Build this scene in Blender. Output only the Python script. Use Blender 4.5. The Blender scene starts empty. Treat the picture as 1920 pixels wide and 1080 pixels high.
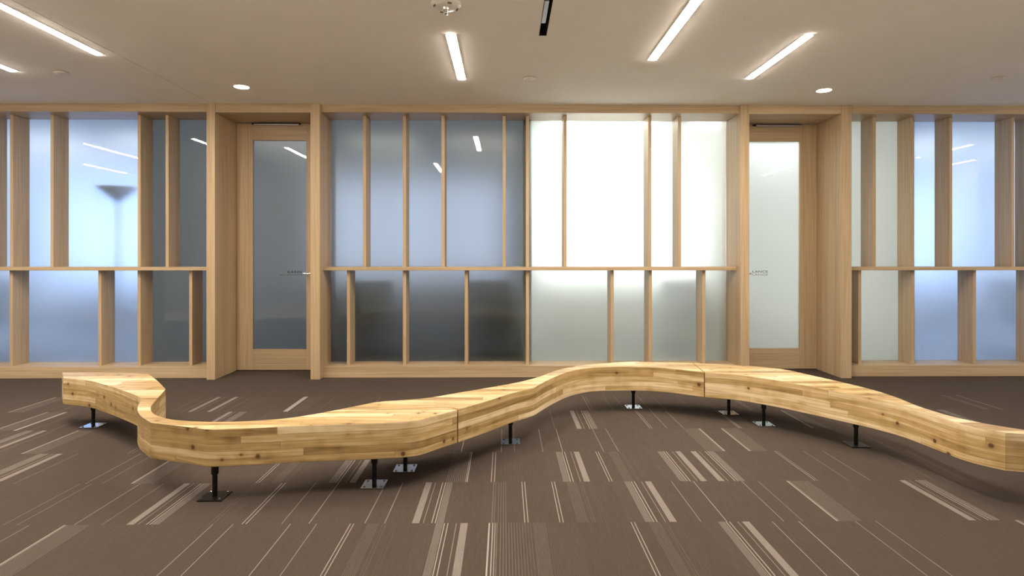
import bpy, bmesh, math, random
from mathutils import Vector
random.seed(7)
S = bpy.context.scene
C = S.collection

# ------------------------------------------------------------------ camera
F = 1117.0                      # focal length in pixels of the 1920 px frame
H = 1.24                        # eye height
YAW = math.atan(13 / F)         # the camera faces a touch to the right of the wall's normal
HOR = 480.0
CEIL = 2.77
cam_d = bpy.data.cameras.new('camera'); cam = bpy.data.objects.new('camera', cam_d); C.objects.link(cam)
cam.location = (0, 0, H); cam.rotation_euler = (math.pi / 2, 0, -YAW)
cam_d.sensor_width = 36; cam_d.lens = F / 1920 * 36
cam_d.shift_y = -(540 - HOR) / 1920
cam_d.clip_start = 0.05
S.camera = cam

# ------------------------------------------------------------------ world and exposure
w = bpy.data.worlds.new('world'); S.world = w; w.use_nodes = True
w.node_tree.nodes['Background'].inputs[0].default_value = (0.35, 0.5, 0.9, 1)
w.node_tree.nodes['Background'].inputs[1].default_value = 0.05
S.view_settings.view_transform = 'Standard'; S.view_settings.look = 'None'
S.view_settings.gamma = 1; S.view_settings.use_curve_mapping = False
S.view_settings.exposure = 1.0
S.cycles.use_denoising = True
S.cycles.max_bounces = 10; S.cycles.diffuse_bounces = 6; S.cycles.glossy_bounces = 4
S.cycles.transmission_bounces = 8; S.cycles.sample_clamp_indirect = 30
S.cycles.caustics_reflective = False; S.cycles.caustics_refractive = True

STRIP = 78.0                     # radiance of the ceiling strips
WARM = (1.0, 0.88, 0.73)
REAR_FILL_W = 45.0                   # each added narrow-beam downlight behind the viewer, there to lift the ceiling

def X(px, d):                    # where a measured column meets the plane y = d
    u = (px - 960) / F
    return d * (u * math.cos(YAW) + math.sin(YAW)) / (math.cos(YAW) - u * math.sin(YAW))
def dtop(y, z):                  # depth at which height z shows on row y
    return (H - z) * F / (y - HOR)
def P(px, py, z):
    d = dtop(py, z); return (X(px, d), d)

# ------------------------------------------------------------------ materials
def M(name):
    m = bpy.data.materials.new(name); m.use_nodes = True
    return m, m.node_tree, m.node_tree.nodes['Principled BSDF']
def simple(name, col, rough=0.5, metal=0.0, **kw):
    m, t, b = M(name)
    b.inputs['Base Color'].default_value = (*col, 1); b.inputs['Roughness'].default_value = rough
    b.inputs['Metallic'].default_value = metal
    for k, v in kw.items(): b.inputs[k].default_value = v
    return m
def noisy(name, c1, c2, scale, rough=0.9, bump=0.0, detail=4):
    m, t, b = M(name)
    tc = t.nodes.new('ShaderNodeTexCoord'); n = t.nodes.new('ShaderNodeTexNoise')
    mp = t.nodes.new('ShaderNodeMapping'); mp.inputs['Scale'].default_value = scale
    t.links.new(tc.outputs['Object'], mp.inputs[0]); t.links.new(mp.outputs[0], n.inputs['Vector'])
    n.inputs['Scale'].default_value = 1; n.inputs['Detail'].default_value = detail
    r = t.nodes.new('ShaderNodeValToRGB'); r.color_ramp.elements[0].position = .35; r.color_ramp.elements[1].position = .65
    r.color_ramp.elements[0].color = (*c1, 1); r.color_ramp.elements[1].color = (*c2, 1)
    t.links.new(n.outputs['Fac'], r.inputs[0]); t.links.new(r.outputs[0], b.inputs['Base Color'])
    b.inputs['Roughness'].default_value = rough
    if bump:
        bp = t.nodes.new('ShaderNodeBump'); bp.inputs['Strength'].default_value = bump; bp.inputs['Distance'].default_value = .002
        t.links.new(n.outputs['Fac'], bp.inputs['Height']); t.links.new(bp.outputs[0], b.inputs['Normal'])
    return m
def emis(name, col, k):
    m = bpy.data.materials.new(name); m.use_nodes = True; t = m.node_tree; t.nodes.clear()
    e = t.nodes.new('ShaderNodeEmission'); o = t.nodes.new('ShaderNodeOutputMaterial')
    e.inputs[0].default_value = (*col, 1); e.inputs[1].default_value = k; t.links.new(e.outputs[0], o.inputs[0])
    return m
def oak(name, scale):
    m, t, b = M(name)
    tc = t.nodes.new('ShaderNodeTexCoord')
    def nz(sc, det=3):
        mp = t.nodes.new('ShaderNodeMapping'); mp.inputs['Scale'].default_value = sc
        n = t.nodes.new('ShaderNodeTexNoise'); n.inputs['Scale'].default_value = 1; n.inputs['Detail'].default_value = det
        t.links.new(tc.outputs['Object'], mp.inputs[0]); t.links.new(mp.outputs[0], n.inputs['Vector']); return n
    fine = nz(scale); broad = nz(tuple(s * .13 for s in scale), 2)
    add = t.nodes.new('ShaderNodeMath'); add.operation = 'MULTIPLY_ADD'; add.inputs[1].default_value = .55
    t.links.new(fine.outputs['Fac'], add.inputs[0])
    mu = t.nodes.new('ShaderNodeMath'); mu.operation = 'MULTIPLY'; mu.inputs[1].default_value = .45
    t.links.new(broad.outputs['Fac'], mu.inputs[0]); t.links.new(mu.outputs[0], add.inputs[2])
    r = t.nodes.new('ShaderNodeValToRGB')
    r.color_ramp.elements[0].position = .36; r.color_ramp.elements[1].position = .64
    r.color_ramp.elements[0].color = (.40, .285, .165, 1); r.color_ramp.elements[1].color = (.55, .42, .27, 1)
    t.links.new(add.outputs[0], r.inputs[0]); t.links.new(r.outputs[0], b.inputs['Base Color'])
    b.inputs['Roughness'].default_value = .42
    bp = t.nodes.new('ShaderNodeBump'); bp.inputs['Strength'].default_value = .12; bp.inputs['Distance'].default_value = .001
    t.links.new(fine.outputs['Fac'], bp.inputs['Height']); t.links.new(bp.outputs[0], b.inputs['Normal'])
    return m
OAKV = oak('oak_upright_grain', (70, 70, 1.6)); OAKH = oak('oak_level_grain', (1.6, 70, 70))
CEILM = noisy('ceiling_paint', (.83, .81, .775), (.85, .83, .795), (3, 3, 3), .9)
PAINT = noisy('wall_paint', (.83, .82, .80), (.86, .85, .83), (4, 4, 4), .9)
BLACK = simple('black_recess', (.004, .004, .004), .9)
DARKMETAL = simple('black_steel', (.012, .011, .011), .38, .6)
STEEL = simple('brushed_steel', (.42, .44, .46), .16, 1.0)
CHROME = simple('chrome', (.85, .85, .85), .12, 1.0)
GREYMETAL = simple('grey_metal_blade', (.42, .42, .44), .35, .5)
WHITEPLASTIC = simple('white_plastic', (.72, .70, .66), .35)
SLOTM = simple('dim_slot', (.12, .10, .085), .7)
COVER = simple('painted_cover', (.72, .66, .60), .5)
STRIPM = emis('lit_strip', WARM, STRIP)
DOWNM = emis('lit_downlight', WARM, 22)
LETTER = simple('dark_lettering', (.03, .035, .04), .5)
LETTER2 = simple('grey_lettering', (.13, .15, .165), .5)
LETTER3 = simple('pale_lettering', (.36, .37, .36), .5)
LETTER4 = simple('mid_grey_lettering', (.12, .12, .12), .5)

def frosted():
    # front face: polished outside of a satin pane; back face: the etched film, part scattering, part blurring
    m = bpy.data.materials.new('frosted_glass'); m.use_nodes = True; t = m.node_tree; t.nodes.clear(); N = t.nodes; L = t.links
    o = N.new('ShaderNodeOutputMaterial'); mx = N.new('ShaderNodeMixShader'); rf = N.new('ShaderNodeBsdfRefraction'); gl = N.new('ShaderNodeBsdfGlossy'); fr = N.new('ShaderNodeFresnel')
    rf.inputs['IOR'].default_value = 1.4; rf.inputs['Roughness'].default_value = .42; rf.inputs['Color'].default_value = (.97, .99, .98, 1)
    gl.inputs['Roughness'].default_value = .003; fr.inputs['IOR'].default_value = 1.5
    L.new(fr.outputs[0], mx.inputs[0]); L.new(rf.outputs[0], mx.inputs[1]); L.new(gl.outputs[0], mx.inputs[2]); L.new(mx.outputs[0], o.inputs[0])
    m2 = bpy.data.materials.new('etched_film'); m2.use_nodes = True; t = m2.node_tree; t.nodes.clear(); N = t.nodes; L = t.links
    o = N.new('ShaderNodeOutputMaterial'); mx = N.new('ShaderNodeMixShader'); rf = N.new('ShaderNodeBsdfRefraction'); tr = N.new('ShaderNodeBsdfTranslucent')
    rf.inputs['IOR'].default_value = 1.4; rf.inputs['Roughness'].default_value = .38; rf.inputs['Color'].default_value = (.96, .98, .97, 1); tr.inputs['Color'].default_value = (.93, .96, .95, 1)
    mx.inputs[0].default_value = .6
    L.new(rf.outputs[0], mx.inputs[1]); L.new(tr.outputs[0], mx.inputs[2]); L.new(mx.outputs[0], o.inputs[0])
    return m, m2
GLASS, FILM = frosted()
def pane(name, x0, x1, y0, y1, z0, z1, parent):
    o = box(name, x0, x1, y0, y1, z0, z1, GLASS, parent, 0); o.data.materials.append(FILM)
    for p in o.data.polygons:
        if p.normal.y > .5: p.material_index = 1
    return o

def carpet():
    m, t, b = M('carpet_tile_pile')
    at = t.nodes.new('ShaderNodeAttribute'); at.attribute_name = 'yarn'; at.attribute_type = 'GEOMETRY'
    sp = t.nodes.new('ShaderNodeSeparateColor'); t.links.new(at.outputs['Color'], sp.inputs[0])
    tc = t.nodes.new('ShaderNodeTexCoord')
    n = t.nodes.new('ShaderNodeTexNoise'); n.inputs['Scale'].default_value = 260; n.inputs['Detail'].default_value = 2
    t.links.new(tc.outputs['Object'], n.inputs['Vector'])
    n2 = t.nodes.new('ShaderNodeTexNoise'); n2.inputs['Scale'].default_value = 1; n2.inputs['Detail'].default_value = 2
    mp = t.nodes.new('ShaderNodeMapping'); mp.inputs['Scale'].default_value = (140, 9, 1)
    t.links.new(tc.outputs['Object'], mp.inputs[0]); t.links.new(mp.outputs[0], n2.inputs['Vector'])
    mx = t.nodes.new('ShaderNodeMix'); mx.data_type = 'RGBA'
    mx.inputs[6].default_value = (.074, .0575, .0475, 1); mx.inputs[7].default_value = (.44, .40, .37, 1)
    t.links.new(sp.outputs[0], mx.inputs[0])
    base = t.nodes.new('ShaderNodeMix'); base.data_type = 'RGBA'; base.blend_type = 'MULTIPLY'; base.inputs[0].default_value = 1
    t.links.new(mx.outputs[2], base.inputs[6])
    sm = t.nodes.new('ShaderNodeMath'); sm.operation = 'ADD'
    t.links.new(n.outputs['Fac'], sm.inputs[0]); t.links.new(n2.outputs['Fac'], sm.inputs[1])
    mr = t.nodes.new('ShaderNodeMapRange'); mr.inputs['From Min'].default_value = .6; mr.inputs['From Max'].default_value = 1.4
    mr.inputs['To Min'].default_value = .86; mr.inputs['To Max'].default_value = 1.14
    t.links.new(sm.outputs[0], mr.inputs[0]); t.links.new(mr.outputs[0], base.inputs[7])
    t.links.new(base.outputs[2], b.inputs['Base Color'])
    b.inputs['Roughness'].default_value = 1; b.inputs['Specular IOR Level'].default_value = .1
    bp = t.nodes.new('ShaderNodeBump'); bp.inputs['Strength'].default_value = .35; bp.inputs['Distance'].default_value = .003
    t.links.new(n.outputs['Fac'], bp.inputs['Height']); t.links.new(bp.outputs[0], b.inputs['Normal'])
    return m
CARPET = carpet()

def pine(sides):
    m, t, b = M('laminated_pine_%s' % ('sides' if sides else 'top')); L = t.links; N = t.nodes
    tc0 = N.new('ShaderNodeTexCoord'); su = N.new('ShaderNodeSeparateXYZ'); L.new(tc0.outputs['UV'], su.inputs[0])
    cv = N.new('ShaderNodeCombineXYZ'); L.new(su.outputs[0], cv.inputs[0]); L.new(su.outputs[1], cv.inputs[2 if sides else 1]); cv.inputs[1 if sides else 2].default_value = .05 if sides else .359
    if not sides: L.new(su.outputs[1], cv.inputs[1])
    sp = N.new('ShaderNodeSeparateXYZ'); L.new(cv.outputs[0], sp.inputs[0]); VEC = cv.outputs[0]
    def ma(op, a, bb=None, c=None):
        n = N.new('ShaderNodeMath'); n.operation = op
        for i, v in enumerate((a, bb, c)):
            if v is None: continue
            if isinstance(v, (int, float)): n.inputs[i].default_value = v
            else: L.new(v, n.inputs[i])
        return n.outputs[0]
    x, y, z = sp.outputs
    zs = ma('MULTIPLY_ADD', z, 1 / .0378, -.17 / .0378 + 20.002)
    zi = ma('FLOOR', zs)
    def wn(v, k):
        n = N.new('ShaderNodeTexWhiteNoise'); n.noise_dimensions = '2D'
        cb = N.new('ShaderNodeCombineXYZ'); L.new(v, cb.inputs[0]); cb.inputs[1].default_value = k; L.new(cb.outputs[0], n.inputs['Vector']); return n.outputs['Value']
    ys = ma('ADD', ma('DIVIDE', y, .075), wn(zi, 3.3)); yi = ma('FLOOR', ys)
    xs = ma('ADD', ma('DIVIDE', x, 1.15), ma('MULTIPLY', wn(ma('MULTIPLY_ADD', zi, 7.13, yi), 1.7), 5)); xi = ma('FLOOR', xs)
    cb = N.new('ShaderNodeCombineXYZ'); L.new(xi, cb.inputs[0]); L.new(yi, cb.inputs[1]); L.new(zi, cb.inputs[2])
    bw = N.new('ShaderNodeTexWhiteNoise'); bw.noise_dimensions = '3D'; L.new(cb.outputs[0], bw.inputs['Vector'])
    # grain
    off = N.new('ShaderNodeVectorMath'); off.operation = 'MULTIPLY_ADD'; off.inputs[1].default_value = (9, 9, 9)
    L.new(bw.outputs['Color'], off.inputs[0])
    sc = N.new('ShaderNodeMapping'); sc.inputs['Scale'].default_value = (1.5, 26, 26); L.new(VEC, sc.inputs[0])
    L.new(sc.outputs[0], off.inputs[2])
    gn = N.new('ShaderNodeTexNoise'); gn.inputs['Scale'].default_value = 1.3; gn.inputs['Detail'].default_value = 3; gn.inputs['Distortion'].default_value = 1.2
    L.new(off.outputs[0], gn.inputs['Vector'])
    # knots
    kp = N.new('ShaderNodeMapping'); kp.inputs['Scale'].default_value = (11, 11, 11); L.new(VEC, kp.inputs[0])
    vo = N.new('ShaderNodeTexVoronoi'); vo.inputs['Scale'].default_value = 1; L.new(kp.outputs[0], vo.inputs['Vector'])
    ks = N.new('ShaderNodeMath'); ks.operation = 'MULTIPLY_ADD'; ks.inputs[1].default_value = .12; ks.inputs[2].default_value = -.06
    L.new(gn.outputs['Fac'], ks.inputs[0])
    kd = ma('ADD', vo.outputs['Distance'], ks.outputs[0])
    kr = N.new('ShaderNodeMapRange'); kr.interpolation_type = 'SMOOTHSTEP'; kr.inputs['From Min'].default_value = .08; kr.inputs['From Max'].default_value = .19
    kr.inputs['To Min'].default_value = 1; kr.inputs['To Max'].default_value = 0; L.new(kd, kr.inputs[0])
    kk = ma('MULTIPLY', kr.outputs[0], ma('GREATER_THAN', N_sep(N, L, vo.outputs['Color']), .5))
    halo = N.new('ShaderNodeMapRange'); halo.inputs['From Min'].default_value = .12; halo.inputs['From Max'].default_value = .5
    halo.inputs['To Min'].default_value = .2; halo.inputs['To Max'].default_value = 0; L.new(kd, halo.inputs[0])
    # colour
    r = N.new('ShaderNodeValToRGB'); e = r.color_ramp.elements
    e[0].position = .2; e[0].color = (.22, .12, .03, 1); e[1].position = .82; e[1].color = (.87, .71, .47, 1)
    e2 = r.color_ramp.elements.new(.55); e2.color = (.56, .385, .165, 1)
    v = ma('ADD', ma('MULTIPLY', gn.outputs['Fac'], .72), ma('MULTIPLY', bw.outputs['Value'], .40))
    v = ma('SUBTRACT', v, ma('MULTIPLY_ADD', halo.outputs[0], .5, .02))
    L.new(v, r.inputs[0])
    mk = N.new('ShaderNodeMix'); mk.data_type = 'RGBA'; L.new(kk, mk.inputs[0]); L.new(r.outputs[0], mk.inputs[6]); mk.inputs[7].default_value = (.12, .045, .015, 1)
    # glue lines between the boards
    def edge(s, wdt):
        f = ma('FRACT', s); d = ma('ABSOLUTE', ma('SUBTRACT', f, .5)); return ma('GREATER_THAN', d, .5 - wdt)
    ge = N.new('ShaderNodeNewGeometry'); sn = N.new('ShaderNodeSeparateXYZ'); L.new(ge.outputs['Normal'], sn.inputs[0])
    up = ma('GREATER_THAN', ma('ABSOLUTE', sn.outputs[2]), .7); side = ma('SUBTRACT', 1, up)
    ln = ma('MAXIMUM', ma('MULTIPLY', edge(zs, .022), side), ma('MULTIPLY', edge(ys, .012), up))
    ln = ma('MAXIMUM', ln, edge(xs, .0011))
    ml = N.new('ShaderNodeMix'); ml.data_type = 'RGBA'; L.new(ma('MULTIPLY', ln, .6), ml.inputs[0]); L.new(mk.outputs[2], ml.inputs[6]); ml.inputs[7].default_value = (.16, .08, .03, 1)
    L.new(ml.outputs[2], b.inputs['Base Color']); b.inputs['Roughness'].default_value = .45; b.inputs['Coat Weight'].default_value = .35; b.inputs['Coat Roughness'].default_value = .4
    bp = N.new('ShaderNodeBump'); bp.inputs['Strength'].default_value = .5; bp.inputs['Distance'].default_value = .001; bp.invert = True
    L.new(ln, bp.inputs['Height']); L.new(bp.outputs[0], b.inputs['Normal'])
    return m
def N_sep(N, L, c):
    s = N.new('ShaderNodeSeparateColor'); L.new(c, s.inputs[0]); return s.outputs[0]
PINE, PINETOP = pine(True), pine(False)

# ------------------------------------------------------------------ mesh helpers
def bx(bm, x0, x1, y0, y1, z0, z1):
    v = [bm.verts.new(p) for p in ((x0, y0, z0), (x1, y0, z0), (x1, y1, z0), (x0, y1, z0), (x0, y0, z1), (x1, y0, z1), (x1, y1, z1), (x0, y1, z1))]
    for f in ((3, 2, 1, 0), (4, 5, 6, 7), (0, 1, 5, 4), (1, 2, 6, 5), (2, 3, 7, 6), (3, 0, 4, 7)): bm.faces.new([v[i] for i in f])
def lathe(bm, cx, cy, prof, n=32):
    rings = []
    for r, z in prof:
        rings.append([bm.verts.new((cx + max(r, 1e-4) * math.cos(2 * math.pi * i / n), cy + max(r, 1e-4) * math.sin(2 * math.pi * i / n), z)) for i in range(n)])
    for a, b in zip(rings, rings[1:]):
        for i in range(n): bm.faces.new((a[i], a[(i + 1) % n], b[(i + 1) % n], b[i]))
    bm.faces.new(rings[0][::-1]); bm.faces.new(rings[-1])
def tube(bm, p0, p1, r, n=12):
    p0, p1 = Vector(p0), Vector(p1); q = (p1 - p0).to_track_quat('Z', 'Y'); rs = []
    for p in (p0, p1): rs.append([bm.verts.new(p + q @ Vector((r * math.cos(2 * math.pi * i / n), r * math.sin(2 * math.pi * i / n), 0))) for i in range(n)])
    for i in range(n): bm.faces.new((rs[0][i], rs[0][(i + 1) % n], rs[1][(i + 1) % n], rs[1][i]))
    bm.faces.new(rs[0][::-1]); bm.faces.new(rs[1])
def obj(name, bm, m, parent=None, bevel=0.0, smooth=False, seg=2):
    bmesh.ops.recalc_face_normals(bm, faces=bm.faces)
    me = bpy.data.meshes.new(name); bm.to_mesh(me); bm.free()
    me.materials.append(m)
    o = bpy.data.objects.new(name, me); C.objects.link(o)
    if smooth:
        for p in me.polygons: p.use_smooth = True
        e = o.modifiers.new('edges', 'EDGE_SPLIT'); e.split_angle = math.radians(35)
    if bevel:
        b = o.modifiers.new('bevel', 'BEVEL'); b.width = bevel; b.segments = seg; b.limit_method = 'ANGLE'; b.angle_limit = math.radians(40)
    if parent:
        o.parent = parent; o.matrix_parent_inverse = parent.matrix_world.inverted() if parent.type == 'MESH' else MInv(parent)
    return o
from mathutils import Matrix
def MInv(p): return (Matrix.Translation(p.location)).inverted()
def box(name, x0, x1, y0, y1, z0, z1, m, parent=None, bevel=.002):
    bm = bmesh.new(); bx(bm, x0, x1, y0, y1, z0, z1); return obj(name, bm, m, parent, bevel)
def tag(o, label=None, cat=None, group=None, kind=None):
    if label: o['label'] = label
    if cat: o['category'] = cat
    if group: o['group'] = group
    if kind: o['kind'] = kind
    return o
def empty(name, loc, label=None, cat=None, group=None, kind=None):
    o = bpy.data.objects.new(name, None); C.objects.link(o); o.location = loc; o.empty_display_size = .1
    return tag(o, label, cat, group, kind)

# ------------------------------------------------------------------ floor with its carpet tiles
ROW = [(5.27 - .5 * i) for i in range(0, 19)]        # far edges of the tile rows, 0.5 m deep
def comb(x, w, n, v, lw=.0022): return [(x + w * (i + .5) / n - lw / 2, x + w * (i + .5) / n + lw / 2, v) for i in range(n)]
def ln(x, v=.8, w=.0045): return [(x - w / 2, x + w / 2, v)]
def patP(x, s=1):       # comb, two lines, line, band ; s = -1 mirrored
    r = comb(0, .034, 8, .62) + ln(.040) + ln(.056) + ln(.095, .6, .004) + [(.115 + .0042 * i, .115 + .0042 * i + .0032, .72) for i in range(8)]
    r += comb(-.075, .07, 9, .18)
    return [((x + a, x + b, v) if s > 0 else (x - b, x - a, v)) for a, b, v in r]
def patQ(x, s=1):       # lines thinning out
    r = ln(.004, .85, .007) + ln(.02, .8, .005) + ln(.031, .7) + ln(.04, .55, .003)
    r += [(.055 + .0125 * i, .055 + .0125 * i + .0028, .5 - .015 * i) for i in range(12)]
    r += comb(.205, .06, 11, .36) + comb(.27, .14, 17, .2)
    return [((x + a, x + b, v) if s > 0 else (x - b, x - a, v)) for a, b, v in r]
def patQ2(x, s=1):
    r = ln(.004, .85, .006) + ln(.013, .75, .004) + comb(.018, .105, 10, .5, .003) + comb(.13, .2, 24, .10, .004)
    return [((x + a, x + b, v) if s > 0 else (x - b, x - a, v)) for a, b, v in r]
def patR(x, s=1):       # a pair of lines and a faint comb
    r = ln(0, .8, .004) + ln(.0155, .8, .004) + comb(.08, .055, 7, .34, .003) + ln(.152, .2) + ln(.165, .22, .006) + ln(.2, .15) + ln(.215, .15)
    return [((x + a, x + b, v) if s > 0 else (x - b, x - a, v)) for a, b, v in r]
def patS(x, w=.12): return ln(x, .62, .004) + ln(x + w, .62, .004)
def px(row_y, p): return X(p, dtop(row_y, 0))
rows = {i: [] for i in range(len(ROW))}
def A(i, lst): rows[i].extend(lst)
# row 5: 2.77 .. 2.27 (measured on its far edge, picture row 980)
q = lambda p: px(980, p)
A(5, ln(q(55), .6) + patQ2(q(120)) + ln(q(399.5), .65) + ln(q(437.5), .65) + ln(q(545), .7) + ln(q(594), .6) + patR(q(657.5)) + patP(q(817.5)) + patQ(q(916))
  + patR(q(1183)) + patP(q(1345)) + ln(q(1447.5), .65) + ln(q(1497), .75) + ln(q(1602.5), .6) + ln(q(1641), .6) + patQ2(q(1902)))
# row 4: 3.27 .. 2.77 (near edge on row 980)
A(4, ln(q(5), .5) + ln(q(31), .5) + ln(q(139), .65) + ln(q(191), .5) + patP(q(297), -1) + ln(q(392), .3) + ln(q(399), .3) + comb(q(406), .05, 7, .18)
  + ln(q(453.7)) + ln(q(461)) + ln(q(528), .6) + ln(q(579), .7) + ln(q(684), .65) + ln(q(721), .65) + patP(q(832), -1)
  + comb(q(902), .06, 6, .18) + ln(q(922), .45, .004) + ln(q(926.5), .35) + comb(q(931), .05, 4, .4, .003) + ln(q(984), .8, .004) + ln(q(990.3), .8, .004)
  + patR(q(1050)) + patP(q(1210)) + ln(q(1314.5), .6) + ln(q(1363), .7) + ln(q(1469.5), .6) + ln(q(1505.5), .5) + patQ2(q(1568)) + patP(q(1876), -1))
# row 3: 3.77 .. 3.27 (near edge on row 903)
q = lambda p: px(903, p)
A(3, ln(q(25), .5) + ln(q(-30), .5) + ln(q(161), .6) + ln(q(192), .5) + patQ2(q(246)) + patR(q(480)) + patP(q(616)) + patQ2(q(877), -1) + ln(q(921), .8, .004) + ln(q(927), .8, .004)
  + comb(q(945), .11, 9, .22) + patP(q(1056)) + patR(q(1142.5)) + patP(q(1275)) + patP(q(1397), -1) + ln(q(1527.5), .7) + ln(q(1532.5), .6) + ln(q(1590), .5) + ln(q(1631), .6)
  + ln(q(1751), .4) + ln(q(1808), .4) + ln(q(1813), .35) + patP(q(-60), 1))
# row 2: 4.27 .. 3.77 (near edge on row 847)
q = lambda p: px(847, p)
A(2, patP(q(-70)) + patQ2(q(40)) + ln(q(-10), .5) + ln(q(865)) + ln(q(940), .6) + ln(q(965), .5) + ln(q(1018), .6) + ln(q(1055), .7) + ln(q(1132), .6) + ln(q(1160), .6) + comb(q(1225), .09, 7, .2)
  + patQ2(q(1360), -1) + patQ2(q(1404)) + ln(q(1680), .45) + patR(q(1765)) + ln(q(240), .6) + ln(q(248), .5) + patS(q(700)) + patP(q(560)))
# row 1: 4.77 .. 4.27 (near edge on row 803)
q = lambda p: px(803, p)
A(1, patQ2(q(-10)) + [(q(27), q(34), .75)] + ln(q(60), .4) + patP(q(410), -1) + patS(q(620)) + comb(q(955), .15, 9, .2) + patP(q(1120), -1) + ln(q(1218), .7) + ln(q(1222), .6)
  + comb(q(1170), .1, 7, .16) + patS(q(1250)) + patR(q(1385)) + patQ2(q(1520)) + patR(q(1720)) + patP(q(1860), -1))
# row 0: 5.27 .. 4.77 (near edge on row 770)
q = lambda p: px(770, p)
A(0, [(q(352), q(360), .6), (q(388), q(396), .65), (q(531), q(540), .8)] + ln(q(366), .4) + comb(q(545), .12, 9, .4) + ln(q(370), .4) + ln(q(105), .5) + ln(q(110), .4) + patQ2(q(15))
  + comb(q(650), .08, 7, .22) + ln(q(690), .5) + comb(q(1070), .09, 5, .2) + ln(q(1107), .6) + ln(q(1112), .4) + ln(q(1150), .4) + ln(q(1172), .45) + ln(q(1220), .5) + ln(q(1250), .4)
  + [(q(1405), q(1414), .3), (q(1845), q(1856), .3), (q(1742), q(1750), .22)] + ln(q(1878), .7, .008))
q = lambda p: px(770, p)
A(0, ln(q(320), .4) + ln(q(341), .45) + ln(q(404), .5) + ln(q(424), .4) + comb(q(436), .12, 8, .3) + ln(q(596), .35) + ln(q(40), .4) + ln(q(75), .35) + ln(q(1300), .35) + ln(q(1345), .3) + ln(q(1700), .35))
q = lambda p: px(803, p)
A(1, ln(q(100), .5) + ln(q(150), .35) + ln(q(395), .6) + comb(q(455), .1, 7, .4) + ln(q(1040), .4) + ln(q(1640), .35))
for i in range(6, len(ROW)):
    x = -7.6
    while x < 7:
        k = random.choice('PPQRS'); x += random.uniform(.2, .55)
        A(i, patP(x) if k == 'P' else patQ2(x) if k == 'Q' else patR(x) if k == 'R' else patS(x)); x += .25
for i in range(6):      # tiles outside the photographed width
    lim = abs(X(0, ROW[i])) + .25
    x = -7.6
    while x < 7.4:
        if abs(x + .15) > lim + .35:
            k = random.choice('PQRS'); A(i, patP(x) if k == 'P' else patQ2(x) if k == 'Q' else patR(x) if k == 'R' else patS(x))
        x += random.uniform(.35, .6)
bm = bmesh.new(); lay = bm.loops.layers.color.new('yarn')
def fq(x0, x1, y0, y1, v):
    f = bm.faces.new([bm.verts.new(p) for p in ((x0, y0, 0), (x1, y0, 0), (x1, y1, 0), (x0, y1, 0))])
    for l in f.loops: l[lay] = (v, v, v, 1)
fq(-8, 8, 5.27, 10.2, 0)
for i, yf in enumerate(ROW):
    y0, y1 = yf - .5, yf
    g = .0012
    fq(-8, 8, y1 - g, y1, 0)
    cur = -8.0; tone = 0
    for a, b, v in sorted(rows[i]):
        a = max(a, cur)
        if b <= a + 1e-5: continue
        if a > cur: fq(cur, a, y0, y1 - g, tone)
        fq(a, b, y0, y1 - g, v); cur = b
    fq(cur, 8, y0, y1 - g, 0)
floor = obj('floor', bm, CARPET); floor.data.polygons.foreach_set('use_smooth', [False] * len(floor.data.polygons))
tag(floor, kind='structure')

BOUNCE = noisy('pale_bounce_floor', (.66, .63, .58), (.74, .71, .66), (9, 9, 9), .5)
tag(box('floor_bounce', -8, 8, -3, 1.3, 0, .004, BOUNCE, bevel=0), kind='structure')  # unseen pale floor added to throw light up onto the ceiling

# ------------------------------------------------------------------ ceiling with its joints and the air slot cut out
SLX0, SLX1, SLY0, SLY1 = X(1010.5, 4.13), X(1024.5, 4.13), 2.3, 4.13
JL, JR = X(390, 5.94), X(1597, 5.94)
holes = [(SLX0, SLX1, SLY0, SLY1), (JL - .004, JL + .004, -3, 6.5), (JR - .002, JR + .002, -3, 6.5)]
xs = sorted({-8, 8} | {h[0] for h in holes} | {h[1] for h in holes}); ys = sorted({-3, 6.6} | {h[2] for h in holes} | {h[3] for h in holes})
bm = bmesh.new()
for a, b in zip(xs, xs[1:]):
    for c, d in zip(ys, ys[1:]):
        mx, my = (a + b) / 2, (c + d) / 2
        if any(h[0] < mx < h[1] and h[2] < my < h[3] for h in holes): continue
        bx(bm, a, b, c, d, CEIL, CEIL + .02)
for h in holes[1:]: bx(bm, h[0], h[1], h[2], h[3], CEIL + .008, CEIL + .02)
tag(obj('ceiling', bm, CEILM), kind='structure')

# ------------------------------------------------------------------ enclosing walls
tag(box('wall_back', -8, 8, -3.15, -3, 0, CEIL, PAINT, bevel=0), kind='structure')
tag(box('wall_left', -8.15, -8, -3, 10.2, 0, CEIL, PAINT, bevel=0), kind='structure')
tag(box('wall_right', 8, 8.15, -3, 10.2, 0, CEIL, PAINT, bevel=0), kind='structure')

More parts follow.
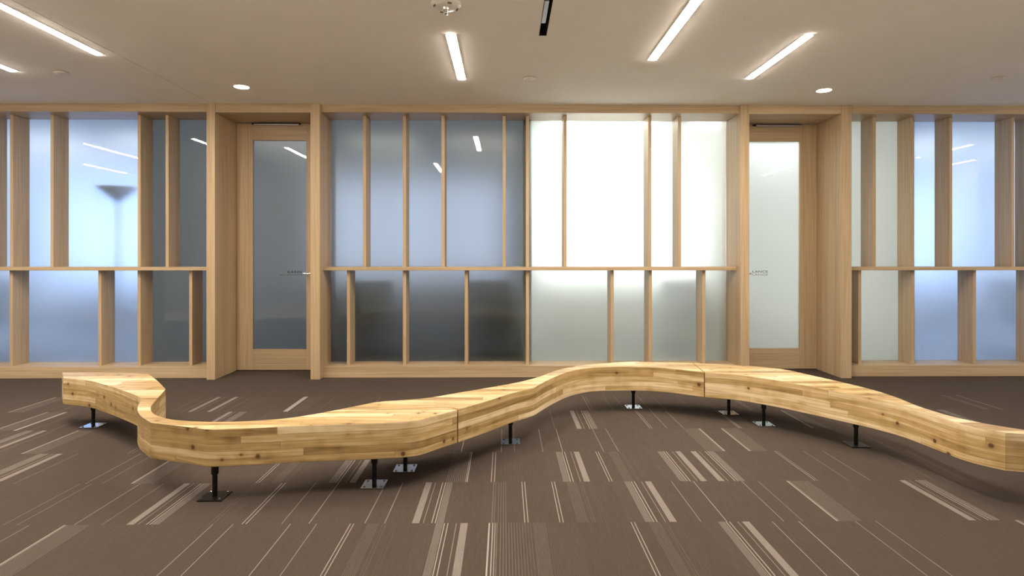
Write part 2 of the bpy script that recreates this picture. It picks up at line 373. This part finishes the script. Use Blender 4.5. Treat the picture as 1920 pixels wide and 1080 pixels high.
# ------------------------------------------------------------------ the oak screen: bays of fins in front of frosted glass, and two door recesses
YF, YG, YD = 6.0, 6.38, 6.47     # fronts of posts, glass, door leaves
YFIN, YRAIL = 6.16, 6.10
ZH, ZS, ZR0, ZR1 = 2.69, .115, 1.092, 1.128
post = {'a0': X(387, YF), 'a1': X(403, YF), 'b0': X(582, YF), 'b1': X(600, YF), 'c0': X(1388, YF), 'c1': X(1405, YF), 'd0': X(1578, YF), 'd1': X(1597, YF)}
L1R = X(273, YG); L2R = X(992, YG) - .02; RR = X(1712, YG) - .02
def bay(name, x0, x1, ups, lows, splits):
    r = empty(name, ((x0 + x1) / 2, YF, 0), kind='structure')
    box('header', x0, x1, 6.03, YG + .03, ZH, CEIL, OAKH, r)
    box('sill', x0, x1, 6.09, YG + .03, .0, ZS, OAKH, r)
    box('shelf_rail', x0, x1, YRAIL, YG - .006, ZR0, ZR1, OAKH, r, .003)
    for ll, z0, z1 in ((ups, ZR1, ZH), (lows, ZS, ZR0)):
        for a, b in ll:
            c = (X(a, YFIN) + X(b, YFIN)) / 2
            box('fin', c - .016, c + .016, YFIN, YG - .006, z0, z1, OAKV, r, .0015)
    e = [x0] + splits + [x1]
    for a, b in zip(e, e[1:]): pane('glass_pane', a + .001, b - .001, YG, YG + .012, ZS - .01, ZH + .01, r)
    return r
bay('window_1', -8, post['a0'],
    [(-290, -285), (-215, -210), (-130, -125), (-95, -90), (-25, -19.5), (19, 24), (95, 100), (258.5, 263.5), (310.5, 316)],
    [(-265, -260), (-170, -165), (-60, -55), (17.5, 24), (184, 190), (258, 263.5), (354, 361)], [L1R])
bay('window_2', post['b1'], post['c0'],
    [(680, 686.5), (755, 761.5), (827.5, 834), (942, 948.5), (986, 992.5), (1056.5, 1063), (1215, 1222), (1271, 1277.5)],
    [(650, 656.5), (755, 761.5), (871, 877.5), (986, 992.5), (1144.5, 1151.5), (1216, 1223), (1316.5, 1323.5)], [L2R])
bay('window_3', post['d1'], 8,
    [(1636, 1643), (1707.5, 1713), (1780, 1785.5), (1896, 1902), (1936, 1941), (2030, 2035), (2160, 2165), (2230, 2235)],
    [(1609, 1615.5), (1709, 1715), (1824, 1830.5), (1938, 1943), (2100, 2105), (2200, 2205)], [RR])

def text_mesh(s, width, height, bold=0.0, shear=0.0):
    cu = bpy.data.curves.new('writing', 'FONT'); cu.body = s; cu.offset = bold; cu.extrude = .02; cu.size = 1; cu.shear = shear; cu.space_character = 1.05
    o = bpy.data.objects.new('writing_source', cu); C.objects.link(o)
    bpy.context.view_layer.update()
    me = bpy.data.meshes.new_from_object(o.evaluated_get(bpy.context.evaluated_depsgraph_get()))
    bpy.data.objects.remove(o)
    xs = [v.co.x for v in me.vertices]; ys = [v.co.y for v in me.vertices]
    w0, h0 = max(xs) - min(xs), max(ys) - min(ys)
    for v in me.vertices: v.co = Vector(((v.co.x - min(xs)) / w0 * width, v.co.z * .02, (v.co.y - min(ys)) / h0 * height))
    return me
def writing(s, x, y, z, width, height, m, parent, bold, shear=0.0):
    me = text_mesh(s, width, height, bold, shear); me.materials.append(m); me.name = 'name_lettering'
    o = bpy.data.objects.new('name_lettering', me); C.objects.link(o); o.location = (x, y, z)
    o.parent = parent; o.matrix_parent_inverse = Matrix.Translation((parent.location if parent.type == 'EMPTY' else Vector())).inverted()
    return o

def doorway(n, xl0, xl1, xr0, xr1, gx0, gx1, hinge, words):
    r = empty('door_%d' % n, ((xl1 + xr0) / 2, YF, 0), kind='structure')
    box('jamb', xl0, xl1, YF, YD + .1, 0, CEIL, OAKV, r, .0025)
    box('jamb', xr0, xr1, YF, YD + .1, 0, CEIL, OAKV, r, .0025)
    box('lintel', xl1, xr0, YF + .008, YD + .1, 2.68, CEIL, OAKH, r)
    X0, X1 = xl1 + .004, xr0 - .004; z0, z1 = .008, 2.674
    gz0, gz1 = H - (654 - HOR) * YD / F, H + (HOR - 264) * YD / F
    leaf = r
    box('stile', X0, gx0, YD, YD + .045, z0, z1, OAKV, r); box('stile', gx1, X1, YD, YD + .045, z0, z1, OAKV, r)
    box('rail', gx0, gx1, YD, YD + .045, z0, gz0, OAKH, r); box('rail', gx0, gx1, YD, YD + .045, gz1, z1, OAKH, r)
    g = pane('glass_pane', gx0 - .008, gx1 + .008, YD + .016, YD + .028, gz0 - .008, gz1 + .008, leaf)
    # closer along the head of the leaf
    cl = bmesh.new(); a, b = (X(478, YD), X(562, YD)) if n == 1 else (X(1416, YD), X(1500, YD))
    zc = H + (HOR - 235) * (YD - .03) / F
    bx(cl, a, b, YD - .035, YD - .012, zc - .006, zc + .01); 
    c2 = obj('door_closer', cl, GREYMETAL, leaf, .002)
    cl = bmesh.new(); bx(cl, a - .03, b + .01, YD - .012, YD, zc + .004, zc + .022); obj('mounting_plate', cl, DARKMETAL, c2, .002)
    # lever handle
    zh = H - (513 - HOR) * (YD - .05) / F
    hb = bmesh.new()
    hx = (gx1 + X1) / 2 if n == 1 else (gx0 + X0) / 2
    lx = X(568.5, YD - .05) if n == 1 else X(1409, YD - .05)
    tube(hb, (hx, YD, zh), (hx, YD - .05, zh), .009); tube(hb, (hx, YD - .05, zh), (lx, YD - .05, zh), .0085)
    tube(hb, (hx, YD, zh), (hx, YD - .008, zh), .024, 20)
    tag(obj('lever_handle', hb, CHROME, leaf, 0, True), 'polished steel lever handle')
    for s, xa, xb, ya, yb, m, bd, sh in words:
        writing(s, X(xa, YD + .014), YD + .0145, H - (yb - HOR) * (YD + .014) / F, X(xb, YD + .014) - X(xa, YD + .014), (yb - ya) * YD / F, m, g, bd, sh)
    return r
gA = (X(474, YD), X(574.5, YD)); gB = (X(1397, YD), X(1500, YD))
doorway(1, post['a0'], post['a1'], post['b0'], post['b1'], gA[0], gA[1], 'l',
        [('KARIN', 539.5, 565.5, 507.8, 511.8, LETTER, .02, 0), ('JOHNSON', 524.5, 565.5, 513.6, 517.4, LETTER2, .0, 0)])
doorway(2, post['c0'], post['c1'], post['d0'], post['d1'], gB[0], gB[1], 'r',
        [('LANCE', 1411, 1440, 507.5, 511.5, LETTER4, .01, 0), ('LANGE', 1411, 1440, 513.2, 517, LETTER3, 0, 0)])

# ------------------------------------------------------------------ offices behind the glass
YB = 10.0
SKY = emis('daylight_sky', (.60, .71, .95), .8); SKY2 = emis('pale_daylight_sky', (.38, .55, 1.0), 2.2)
SKY3 = emis('white_daylight', (.95, .98, .98), 2.1)
LAMPW = emis('lit_office_panel', (.96, 1.0, .94), 12); LAMPC = emis('lit_office_panel_cool', (.84, .90, 1.0), 1.5); LAMPS = emis('lit_soft_panel', (.96, 1.0, .94), 3.6); FILLD = emis('dim_fill_panel', (1.0, .97, .84), .35)
OWHITE = noisy('office_white_paint', (.78, .78, .75), (.8, .8, .77), (3, 3, 3)); OGREY = noisy('office_grey_paint', (.42, .44, .42), (.45, .46, .44), (3, 3, 3))
OFLOOR = noisy('office_carpet', (.10, .10, .105), (.13, .13, .13), (60, 60, 60))
OPALE = noisy('pale_blue_grey_rug', (.30, .34, .42), (.34, .38, .46), (30, 30, 30)); OPALE2 = noisy('sand_office_carpet', (.40, .38, .33), (.45, .43, .38), (30, 30, 30))
DARKFAB = noisy('dark_fabric', (.03, .033, .035), (.045, .048, .05), (80, 80, 80)); BEIGE = noisy('beige_laminate', (.40, .37, .29), (.44, .41, .33), (4, 4, 4))
WALNUT = noisy('dark_desk_wood', (.10, .08, .06), (.15, .12, .09), (2, 30, 30))
PX = [-8.0, L1R, L2R, RR, 8.0]
for k, (xw, m) in enumerate(((L1R, OGREY), (L2R, OGREY), (RR, OWHITE))):
    tag(box('wall_partition_%d' % (k + 1), xw - .05, xw + .05, YG + .03, YB, 0, CEIL, m, bevel=0), kind='structure')
for k, (a, b, m) in enumerate(((-8, L1R - .05, OPALE), (L2R, RR - .05, OPALE2), (RR, 8, OPALE))):
    tag(box('floor_office_%d' % (k + 1), a, b, YD + .15, YB, 0, .004, m, bevel=0), kind='structure')
bm = bmesh.new(); bx(bm, -8, 8, 6.6, YB + .2, CEIL, CEIL + .05); tag(obj('ceiling_office', bm, OWHITE), kind='structure')
wins = [(-7.6, -4.35, .75, 2.6, SKY2), (-3.1, .05, .85, 2.6, SKY), (.5, 3.4, .8, 2.6, SKY3), (4.4, 7.7, .75, 2.6, SKY2)]
bm = bmesh.new(); x = -8
for a, b, z0, z1, m in wins:
    bx(bm, x, a, YB, YB + .12, 0, CEIL); bx(bm, a, b, YB, YB + .12, 0, z0); bx(bm, a, b, YB, YB + .12, z1, CEIL); x = b
bx(bm, x, 8, YB, YB + .12, 0, CEIL)
tag(obj('wall_exterior', bm, OWHITE), kind='structure')
for k, (a, b, z0, z1, m) in enumerate(wins):
    r = empty('window_%d' % (k + 4), ((a + b) / 2, YB, z0), kind='structure')
    bm = bmesh.new(); t = .05
    bx(bm, a, b, YB - .01, YB + .1, z0, z0 + t); bx(bm, a, b, YB - .01, YB + .1, z1 - t, z1)
    n = 3
    for i in range(n + 1):
        c = a + (b - a) * i / n; c = min(max(c, a + t / 2), b - t / 2); bx(bm, c - t / 2, c + t / 2, YB - .01, YB + .1, z0 + t, z1 - t)
    obj('window_frame', bm, GREYMETAL, r)
    bm = bmesh.new(); bx(bm, a, b, YB + .08, YB + .09, z0, z1); obj('daylit_pane', bm, m, r)

def chair(x, y, rz, label, group=None):
    r = empty('office_chair', (x, y, 0), label, 'chair', group)
    def lo(name, f, m, bev=.0, parent=r, smooth=False):
        b = bmesh.new(); f(b); o = obj(name, b, m, None, bev, smooth); o.parent = parent; return o
    lo('seat', lambda b: bx(b, -.26, .26, -.25, .25, .43, .52), DARKFAB, .03)
    lo('backrest', lambda b: bx(b, -.25, .25, .22, .30, .55, .98), DARKFAB, .035)
    for s in (-1, 1):
        lo('armrest', lambda b, s=s: (bx(b, s * .27 - .02, s * .27 + .02, -.2, .2, .64, .67), bx(b, s * .27 - .015, s * .27 + .015, -.02, .02, .47, .64)), DARKMETAL, .006)
    lo('back_post', lambda b: (tube(b, (0, .235, .46), (0, .26, .7), .02), bx(b, -.02, .02, .0, .25, .42, .47)), DARKMETAL)
    def base(b):
        tube(b, (0, 0, .06), (0, 0, .43), .025)
        for i in range(5): a = i * 1.2566; tube(b, (0, 0, .09), (.28 * math.cos(a), .28 * math.sin(a), .06), .016)
    lo('pedestal', base, DARKMETAL)
    for i in range(5):
        a = i * 1.2566; lo('caster', lambda b, a=a: tube(b, (.28 * math.cos(a) - .01, .28 * math.sin(a), .03), (.28 * math.cos(a) + .01, .28 * math.sin(a), .03), .028), DARKMETAL)
    r.rotation_euler = (0, 0, rz); return r
chair(X(60, 6.95) - .22, 7.1, math.pi, 'dark chair blurred behind the lower left edge of the far left glass')
chair(X(705, 7.1), 7.1, math.pi, 'dark chair blurred behind the lower glass two panes right of the left door')
chair(X(925, 7.1)-.06, 7.15, math.pi, 'dark chair blurred behind the lower glass just left of the bright panes')
chair(X(1275, 7.3), 7.45, math.pi, 'grey chair blurred behind the bright lower glass near the right door')
chair(X(1868, 7.0), 7.1, math.pi, 'dark chair blurred behind the lower blue glass at the far right')
def cabinet(name, x0, x1, y0, y1, z1, m, label, cat):
    r = empty(name, ((x0 + x1) / 2, y0, 0), label, cat)
    box('body', x0, x1, y0 + .02, y1, .0, z1 - .03, m, r); box('top', x0 - .01, x1 + .01, y0, y1, z1 - .03, z1, m, r)
    n = max(2, round((x1 - x0) / .5))
    for i in range(n):
        a = x0 + (x1 - x0) * i / n; d = box('cabinet_door', a + .004, a + (x1 - x0) / n - .004, y0, y0 + .02, .06, z1 - .04, m, r)
        box('handle', a + .05, a + .17, y0 - .02, y0, z1 - .12, z1 - .105, STEEL, d)
    return r
def desk(x0, x1, y0, y1, z, m, label):
    r = empty('desk', ((x0 + x1) / 2, y0, 0), label, 'desk')
    box('tabletop', x0, x1, y0, y1, z - .035, z, m, r, .004)
    box('modesty_panel', x0 + .06, x1 - .06, y0 + .08, y0 + .1, .2, z - .035, m, r)
    for a in (x0 + .02, x1 - .06):
        for b in (y0 + .03, y1 - .07): box('leg', a, a + .04, b, b + .04, 0, z - .035, GREYMETAL, r)
desk(X(640, 7.6), X(960, 7.6), 7.75, 8.5, .74, WALNUT, 'dark desk blurred behind the lower glass right of the left door')
cabinet('credenza', X(1075, 8) - .3, X(1330, 8) + .1, 8.0, 8.5, .8, BEIGE, 'beige credenza blurred behind the bright lower glass', 'credenza')
cabinet('credenza', X(470, 8.6), X(600, 8.6), 9.3, 9.9, .75, WALNUT, 'dark credenza blurred behind the left glazed door', 'credenza')
desk(X(80, 8), X(262, 8) - .1, 8.1, 8.85, .74, WALNUT, 'dark desk blurred behind the lower glass of the far left bay')
desk(X(1740, 8), X(1900, 8) + .1, 8.2, 8.9, .74, WALNUT, 'dark desk blurred behind the lower glass of the far right bay')
# uplighter in the left office
lx, ly = X(222, 6.68), 6.68
r = empty('floor_lamp', (lx, ly, 0), 'floor lamp with a wide bowl shade blurred behind the far left glass', 'floor lamp')
bm = bmesh.new(); lathe(bm, lx, ly, [(.03, 1.84), (.06, 1.87), (.13, 1.93), (.20, 1.99), (.215, 2.0), (.2, 2.0), (.12, 1.94), (.03, 1.88)]); obj('lamp_shade', bm, GREYMETAL, r, 0, True)
bm = bmesh.new(); tube(bm, (lx, ly, .02), (lx, ly, 1.87), .014); obj('pole', bm, WHITEPLASTIC, r, 0, True)
bm = bmesh.new(); lathe(bm, lx, ly, [(.14, 0), (.14, .02), (.03, .03), (.0, .03)]); obj('base', bm, GREYMETAL, r, 0, True)
# lit panels on the office ceilings; the dim centre ones are added neutral fill
PANELS = [(.5, 1.7, 6.6, 6.9, LAMPW, 'lit ceiling panel behind the bright centre glass'), (2.1, 3.3, 6.6, 6.9, LAMPS, 'lit ceiling panel behind the right glazed door')]
for word, xs3, m in (('far left bluish', (-7.2, -5.9, -4.6), LAMPC), ('fill-lit grey-blue centre', (-2.9, -1.6, -.3), FILLD), ('far right bluish', (4.3, 5.6, 6.9), LAMPC)):
    for i, xx in enumerate(xs3):
        for j, yy in enumerate((7.5, 8.7)):
            PANELS.append((xx - .45, xx + .45, yy, yy + .8, m, '%s ceiling panel in the %s row behind the %s glass' % (('left', 'middle', 'right')[i], ('near', 'far')[j], word)))
for k, (x0, x1, y0, y1, m, lb) in enumerate(PANELS):
    r = empty('ceiling_panel_light', ((x0 + x1) / 2, (y0 + y1) / 2, CEIL), lb, 'ceiling light', 'office ceiling panels')
    bm = bmesh.new()
    for q4 in ((x0 - .02, x1 + .02, y0 - .02, y0), (x0 - .02, x1 + .02, y1, y1 + .02), (x0 - .02, x0, y0, y1), (x1, x1 + .02, y0, y1)): bx(bm, *q4, CEIL - .015, CEIL)
    obj('frame', bm, WHITEPLASTIC, r); box('diffuser', x0, x1, y0, y1, CEIL - .01, CEIL, m, r, bevel=0)

# ------------------------------------------------------------------ the bench
ZT, ZB = .36, .17
FRONT = [(117,707,1),(144.8,709.4,0),(170.8,712.8,0),(189,718,0),(214.9,725.8,0),(240.8,734.8,0),(256.3,741.3,0),(261.5,747.8,0),(259,754,0),(255.8,762,0),(256.3,769.8,0),(261.5,777.6,0),(270.6,784,0),(281,790.6,1),
 (339.3,797.6,0),(386,803.6,1),(401.6,803.9,1),(469,801.7,0),(561,797.5,0),(642.5,795,0),(723.8,792.4,0),(767,790,0),(791.5,786.5,0),(818.6,779,0),(859,768,1),
 (913,752.6,0),(960,737.8,0),(1000,727.5,0),(1015,720,0),(1036,709.5,0),(1061,699.5,0),(1088,692.8,0),(1123,689.3,0),(1185,688.4,0),(1245,691,0),(1321,699,1),
 (1380,703.5,0),(1420,709,0),(1462,715.5,0),(1522,726.5,0),(1570.6,735.8,0),(1633,748,0),(1687,760.5,0),(1738.6,776.5,0),(1792.7,794.5,0),(1833,805,0),(1885,815,1),(1920,817.6,0)]
BACK = [(115.5,696,1),(183.7,696.2,0),(235.6,697,0),(279.7,699,1),(296.5,711.5,0),(312.6,727.6,1),(303,738.7,0),(288.5,755,0),(285,763.4,0),(287.5,770,0),(295,775.8,0),(313.4,781.5,0),(339.3,785.5,0),(391,788.3,0),(443,788,0),(495,785.6,0),(547.7,781,0),(602,772.5,1),
 (669.6,759.4,0),(710,752,0),(750.8,749.4,0),(805,744.5,0),(859,735.5,0),(940.5,722,0),(974,715.5,0),(1009,706.5,0),(1034,697,0),(1061,689.8,0),(1096,684.4,0),(1164,679.3,0),(1218,678.8,0),(1299,681,1),
 (1380,685,0),(1430,689,0),(1476,694.4,0),(1508,701.5,0),(1576,717,0),(1640,733,0),(1684,747.5,0),(1725,764,0),(1779,781,0),(1833,793.5,0),(1885,803,0),(1920,808.5,0)]
def curve(pts):
    w = [(Vector(P(a, b, ZT)), c) for a, b, c in pts]; out = []
    for i in range(len(w) - 1):
        p1, c1 = w[i]; p2, c2 = w[i + 1]
        p0 = w[i - 1][0] if i and not c1 else p1; p3 = w[i + 2][0] if i + 2 < len(w) and not c2 else p2
        n = 4
        for k in range(n):
            t = k / n
            if k and c1 and c2: continue
            m1 = (p2 - p0) * .5 if p0 is not p1 else (p2 - p1); m2 = (p3 - p1) * .5 if p3 is not p2 else (p2 - p1)
            h = (2*t**3-3*t**2+1) * p1 + (t**3-2*t**2+t) * m1 + (-2*t**3+3*t**2) * p2 + (t**3-t**2) * m2
            out.append((h, i))
    out.append((w[-1][0], len(w) - 1)); return out
fr, bk = curve(FRONT), curve(BACK)
ext_f = [(Vector((3.05, 2.93)), 99), (Vector((3.5, 3.08)), 99)]; ext_b = [(Vector((3.0, 3.13)), 99), (Vector((3.45, 3.28)), 99)]
def seg(c, i0, i1): return [p for p, i in c if i0 <= i < i1] + [next(p for p, i in c if i == i1)]
iF = [i for i, q3 in enumerate(FRONT) if q3[0] in (859, 1321)]; iB = [i for i, q3 in enumerate(BACK) if q3[0] in (602, 1299)]
f0 = next(p for p, i in fr if i == iF[0]); f0n = f0 + Vector((-.035, .05)); f0m = f0 + Vector((-.11, .06))
secs = [seg(fr, 0, iF[0]) + [f0n, f0m] + seg(bk, 0, iB[0])[::-1],
        seg(fr, iF[0], iF[1]) + seg(bk, iB[0], iB[1])[::-1] + [f0m, f0n],
        seg(fr, iF[1], len(FRONT) - 1) + [p for p, _ in ext_f] + ([p for p, _ in ext_b][::-1]) + seg(bk, iB[1], len(BACK) - 1)[::-1]]
bench = empty('bench', (0, 3.6, 0), 'long winding low bench of stacked knotty pine boards on black steel legs', 'bench')
def shrink(poly, g):      # pull a section in a touch so the joints read as joints
    n = len(poly); out = []
    area = sum(poly[i].x * poly[(i + 1) % n].y - poly[(i + 1) % n].x * poly[i].y for i in range(n))
    s = 1 if area > 0 else -1
    for i in range(n):
        a, b, c = poly[i - 1], poly[i], poly[(i + 1) % n]
        e1 = (b - a).normalized(); e2 = (c - b).normalized()
        nn = Vector((-e1.y - e2.y, e1.x + e2.x)); nn = nn.normalized() if nn.length > 1e-6 else Vector((-e1.y, e1.x))
        out.append(b + nn * s * g)
    return out
for poly in secs:
    cl = []
    for p in poly:
        if not cl or (p - cl[-1]).length > .004: cl.append(p)
    pl = shrink(cl, .0052); bm = bmesh.new()
    top = [bm.verts.new((p.x, p.y, ZT)) for p in pl]; bot = [bm.verts.new((p.x, p.y, ZB)) for p in pl]
    uv = bm.loops.layers.uv.new('UVMap'); n = len(pl)
    for vs in (top, bot[::-1]):
        f = bm.faces.new(vs); f.material_index = 1
        for l in f.loops: l[uv].uv = (l.vert.co.x, l.vert.co.y)
    u = 3.7 * secs.index(poly)
    for i in range(n):
        du = (pl[(i + 1) % n] - pl[i]).length
        f = bm.faces.new((bot[i], bot[(i + 1) % n], top[(i + 1) % n], top[i]))
        for l, q5 in zip(f.loops, ((u, ZB), (u + du, ZB), (u + du, ZT), (u, ZT))): l[uv].uv = q5
        u += du
    o = obj('bench_section', bm, PINE, bench, .003, False); o.data.materials.append(PINETOP)
LEGS = [(403, 929), (702, 908), (760, 878.5), (957, 829), (1187.5, 764.5), (1366.5, 776.5), (1432, 797.5), (1605, 837), (175, 796)]
for k, (a, b) in enumerate(LEGS):
    d = dtop(b, 0); x = X(a, d); bm = bmesh.new()
    lathe(bm, x, d, [(.0125, .006), (.0125, ZB - .05), (.018, ZB - .05), (.018, ZB)], 16)
    lg = obj('leg', bm, DARKMETAL, bench, 0, True)
    bm = bmesh.new(); s = .062; bx(bm, x - s, x + s, d - s, d + s, 0, .006)
    fp = tag(obj('foot_plate', bm, STEEL if k not in (0, 7) else DARKMETAL, lg, .001), 'flat square steel foot plate' if k not in (0, 7) else 'dark square foot plate')
    for sx in (-1, 1):
        for sy in (-1, 1): bm = bmesh.new(); lathe(bm, x + sx * .045, d + sy * .045, [(.006, .006), (.006, .01), (.003, .012)], 8); obj('bolt', bm, STEEL, lg)
for xx, yy in ((3.0, 3.05),):
    bm = bmesh.new(); lathe(bm, xx, yy, [(.0125, .006), (.0125, ZB - .05), (.018, ZB - .05), (.018, ZB)], 16); lg = obj('leg', bm, DARKMETAL, bench, 0, True)
    bm = bmesh.new(); bx(bm, xx - .062, xx + .062, yy - .062, yy + .062, 0, .006); obj('foot_plate', bm, STEEL, lg, .001)

# ------------------------------------------------------------------ ceiling fittings
def strip(x, y0, y1, label, group='lit linear ceiling lights'):
    r = empty('ceiling_strip_light', (x, (y0 + y1) / 2, CEIL), label, 'ceiling light', group); w2 = .034
    bm = bmesh.new()
    for q4 in ((x - w2 - .004, x - w2, y0 - .004, y1 + .004), (x + w2, x + w2 + .004, y0 - .004, y1 + .004), (x - w2, x + w2, y0 - .004, y0), (x - w2, x + w2, y1, y1 + .004)): bx(bm, *q4, CEIL - .004, CEIL)
    obj('housing', bm, WHITEPLASTIC, r, 0)
    bm = bmesh.new(); n = 6; pts = [(x - w2 * math.cos(math.pi * i / n), CEIL - .009 * math.sin(math.pi * i / n) ** .5) for i in range(n + 1)]
    a = [bm.verts.new((p, y0, z)) for p, z in pts]; b = [bm.verts.new((p, y1, z)) for p, z in pts]
    for i in range(n): bm.faces.new((a[i], a[i + 1], b[i + 1], b[i]))
    bm.faces.new(a); bm.faces.new(b[::-1]); bm.faces.new((a[0], b[0], b[-1], a[-1]))
    obj('diffuser', bm, STRIPM, r, 0)
strip(-3.08, 2.1, 4.55, 'long lit strip light crossing the top left corner of the ceiling')
strip(-4.06, 3.9, 4.97, 'lit strip light at the far left edge of the ceiling')
strip(-.375, 4.12, 5.15, 'short lit strip light in the middle of the ceiling behind the smoke detector')
strip(1.145, 2.3, 4.62, 'long lit strip light right of the black air slot')
strip(2.10, 4.1, 5.1, 'short lit strip light on the right, nearest the right downlight')
strip(-5.72, 3.3, 4.66, 'strip light seen as the upper reflection in the far left glass')
strip(-7.0, 1.7, 2.84, 'strip light seen as the lower reflection in the far left glass')
strip(-1.15, 1.9, 2.95, 'strip light reflected beside the third upper fin right of the left door')
strip(4.9, 1.75, 2.83, 'strip light reflected in the right glazed door')
strip(6.4, 3.6, 4.66, 'strip light seen as the upper reflection in the far right glass')
strip(7.45, 2.3, 3.38, 'strip light seen as the lower reflection in the far right glass')
REAR_FILL = [(x, y) for y in (-2.0, -.6, .7) for x in (-6, -4, -2, 0, 2, 4, 6)]
for ri, (x, y) in enumerate(REAR_FILL):      # added narrow-beam downlights; their bounce off the pale floor brightens the ceiling
    r = empty('added_downlight', (x, y, CEIL), 'added downlight behind the viewer, number %s from the left in the %s row' % (('one', 'two', 'three', 'four', 'five', 'six', 'seven')[ri % 7], ('farthest', 'middle', 'nearest')[ri // 7]), 'downlight', 'added fill downlights behind the viewer')
    bm = bmesh.new(); lathe(bm, x, y, [(.072, CEIL), (.072, CEIL - .004), (.064, CEIL - .005), (.064, CEIL)], 24); obj('trim_ring', bm, COVER, r, 0, True)
    ld = bpy.data.lights.new('beam', 'SPOT'); ld.energy = REAR_FILL_W; ld.spot_size = math.radians(80); ld.spot_blend = .6; ld.shadow_soft_size = .05; ld.color = WARM
    lo = bpy.data.objects.new('beam', ld); C.objects.link(lo); lo.parent = r; lo.location = (0, 0, -.01)
for pxx, pyy, lb in ((453, 164, 'small round lit downlight above the left door'), (1545, 167, 'small round lit downlight above the right door')):
    d = (CEIL - H) * F / (HOR - pyy); x = X(pxx, d)
    r = empty('downlight', (x, d, CEIL), lb, 'downlight', 'round downlights')
    bm = bmesh.new(); lathe(bm, x, d, [(.072, CEIL), (.072, CEIL - .004), (.064, CEIL - .005), (.064, CEIL)], 32); obj('trim_ring', bm, COVER, r, 0, True)
    bm = bmesh.new(); lathe(bm, x, d, [(.062, CEIL), (.062, CEIL - .006), (.03, CEIL - .008), (0, CEIL - .008)], 32); obj('lens', bm, DOWNM, r, 0, True)
for pxx, pyy, lb in ((115, 138, 'flush round sprinkler cover between the left strip lights'), (993, 146, 'flush round sprinkler cover near the middle of the ceiling'), (1871, 143, 'flush round sprinkler cover at the far right of the ceiling')):
    d = (CEIL - H) * F / (HOR - pyy); x = X(pxx, d)
    bm = bmesh.new(); lathe(bm, x, d, [(.03, CEIL), (.03, CEIL - .006), (.05, CEIL - .006), (.05, CEIL - .011), (.044, CEIL - .0145), (0, CEIL - .016)], 32)
    tag(obj('sprinkler_cover', bm, COVER, None, 0, True), lb, 'sprinkler cover', 'flush ceiling sprinkler covers')
# smoke detector
sx, sy = X(836, 3.62), 3.62
r = empty('smoke_detector', (sx, sy, CEIL), 'round pale smoke detector in front of the short middle strip light', 'smoke detector')
bm = bmesh.new(); lathe(bm, sx, sy, [(.092, CEIL), (.092, CEIL - .006), (.088, CEIL - .012), (.07, CEIL - .022), (.045, CEIL - .028), (0, CEIL - .03)], 40); obj('base', bm, WHITEPLASTIC, r, 0, True)
for i in range(4):
    a = math.pi / 2 * i + .42; cx, cy = sx + .072 * math.cos(a), sy + .072 * math.sin(a)
    bm = bmesh.new(); bx(bm, -.013, .013, -.005, .005, -.005, .004)
    o = obj('vent_slot', bm, SLOTM, None, .002); o.matrix_world = Matrix.Translation((cx, cy, CEIL - .0215)) @ Matrix.Rotation(a + math.pi / 2, 4, 'Z'); mw = o.matrix_world.copy()
    o.parent = r; o.matrix_parent_inverse = MInv(r)
bm = bmesh.new(); lathe(bm, sx, sy, [(.026, CEIL - .028), (.024, CEIL - .038), (.012, CEIL - .042), (.01, CEIL - .056), (.016, CEIL - .058), (.015, CEIL - .062), (.004, CEIL - .066), (0, CEIL - .068)], 20)
tag(obj('sensor_head', bm, CHROME, r, 0, True), 'small shiny sensor head')
for i in range(4):
    a = math.pi / 2 * i + .6; bm = bmesh.new(); tube(bm, (sx + .022 * math.cos(a), sy + .022 * math.sin(a), CEIL - .03), (sx + .014 * math.cos(a), sy + .014 * math.sin(a), CEIL - .06), .0022, 6); obj('cage_wire', bm, CHROME, r)
# air slot
r = empty('air_slot', ((SLX0 + SLX1) / 2, 3.2, CEIL), 'narrow black air slot in the ceiling right of the smoke detector', 'air diffuser')
bm = bmesh.new(); t = .003
bx(bm, SLX0, SLX0 + t, SLY0, SLY1, CEIL - .002, CEIL + .1); bx(bm, SLX1 - t, SLX1, SLY0, SLY1, CEIL - .002, CEIL + .1)
bx(bm, SLX0 + t, SLX1 - t, SLY0, SLY0 + t, CEIL - .002, CEIL + .1); bx(bm, SLX0 + t, SLX1 - t, SLY1 - t, SLY1, CEIL - .002, CEIL + .1); bx(bm, SLX0, SLX1, SLY0, SLY1, CEIL + .1, CEIL + .104)
obj('channel', bm, BLACK, r)
bm = bmesh.new(); bx(bm, SLX0 + t, SLX0 + .031, 3.58, 3.92, CEIL + .002, CEIL + .01); tag(obj('deflector_blade', bm, GREYMETAL, r, .001), 'grey metal blade inside the slot')
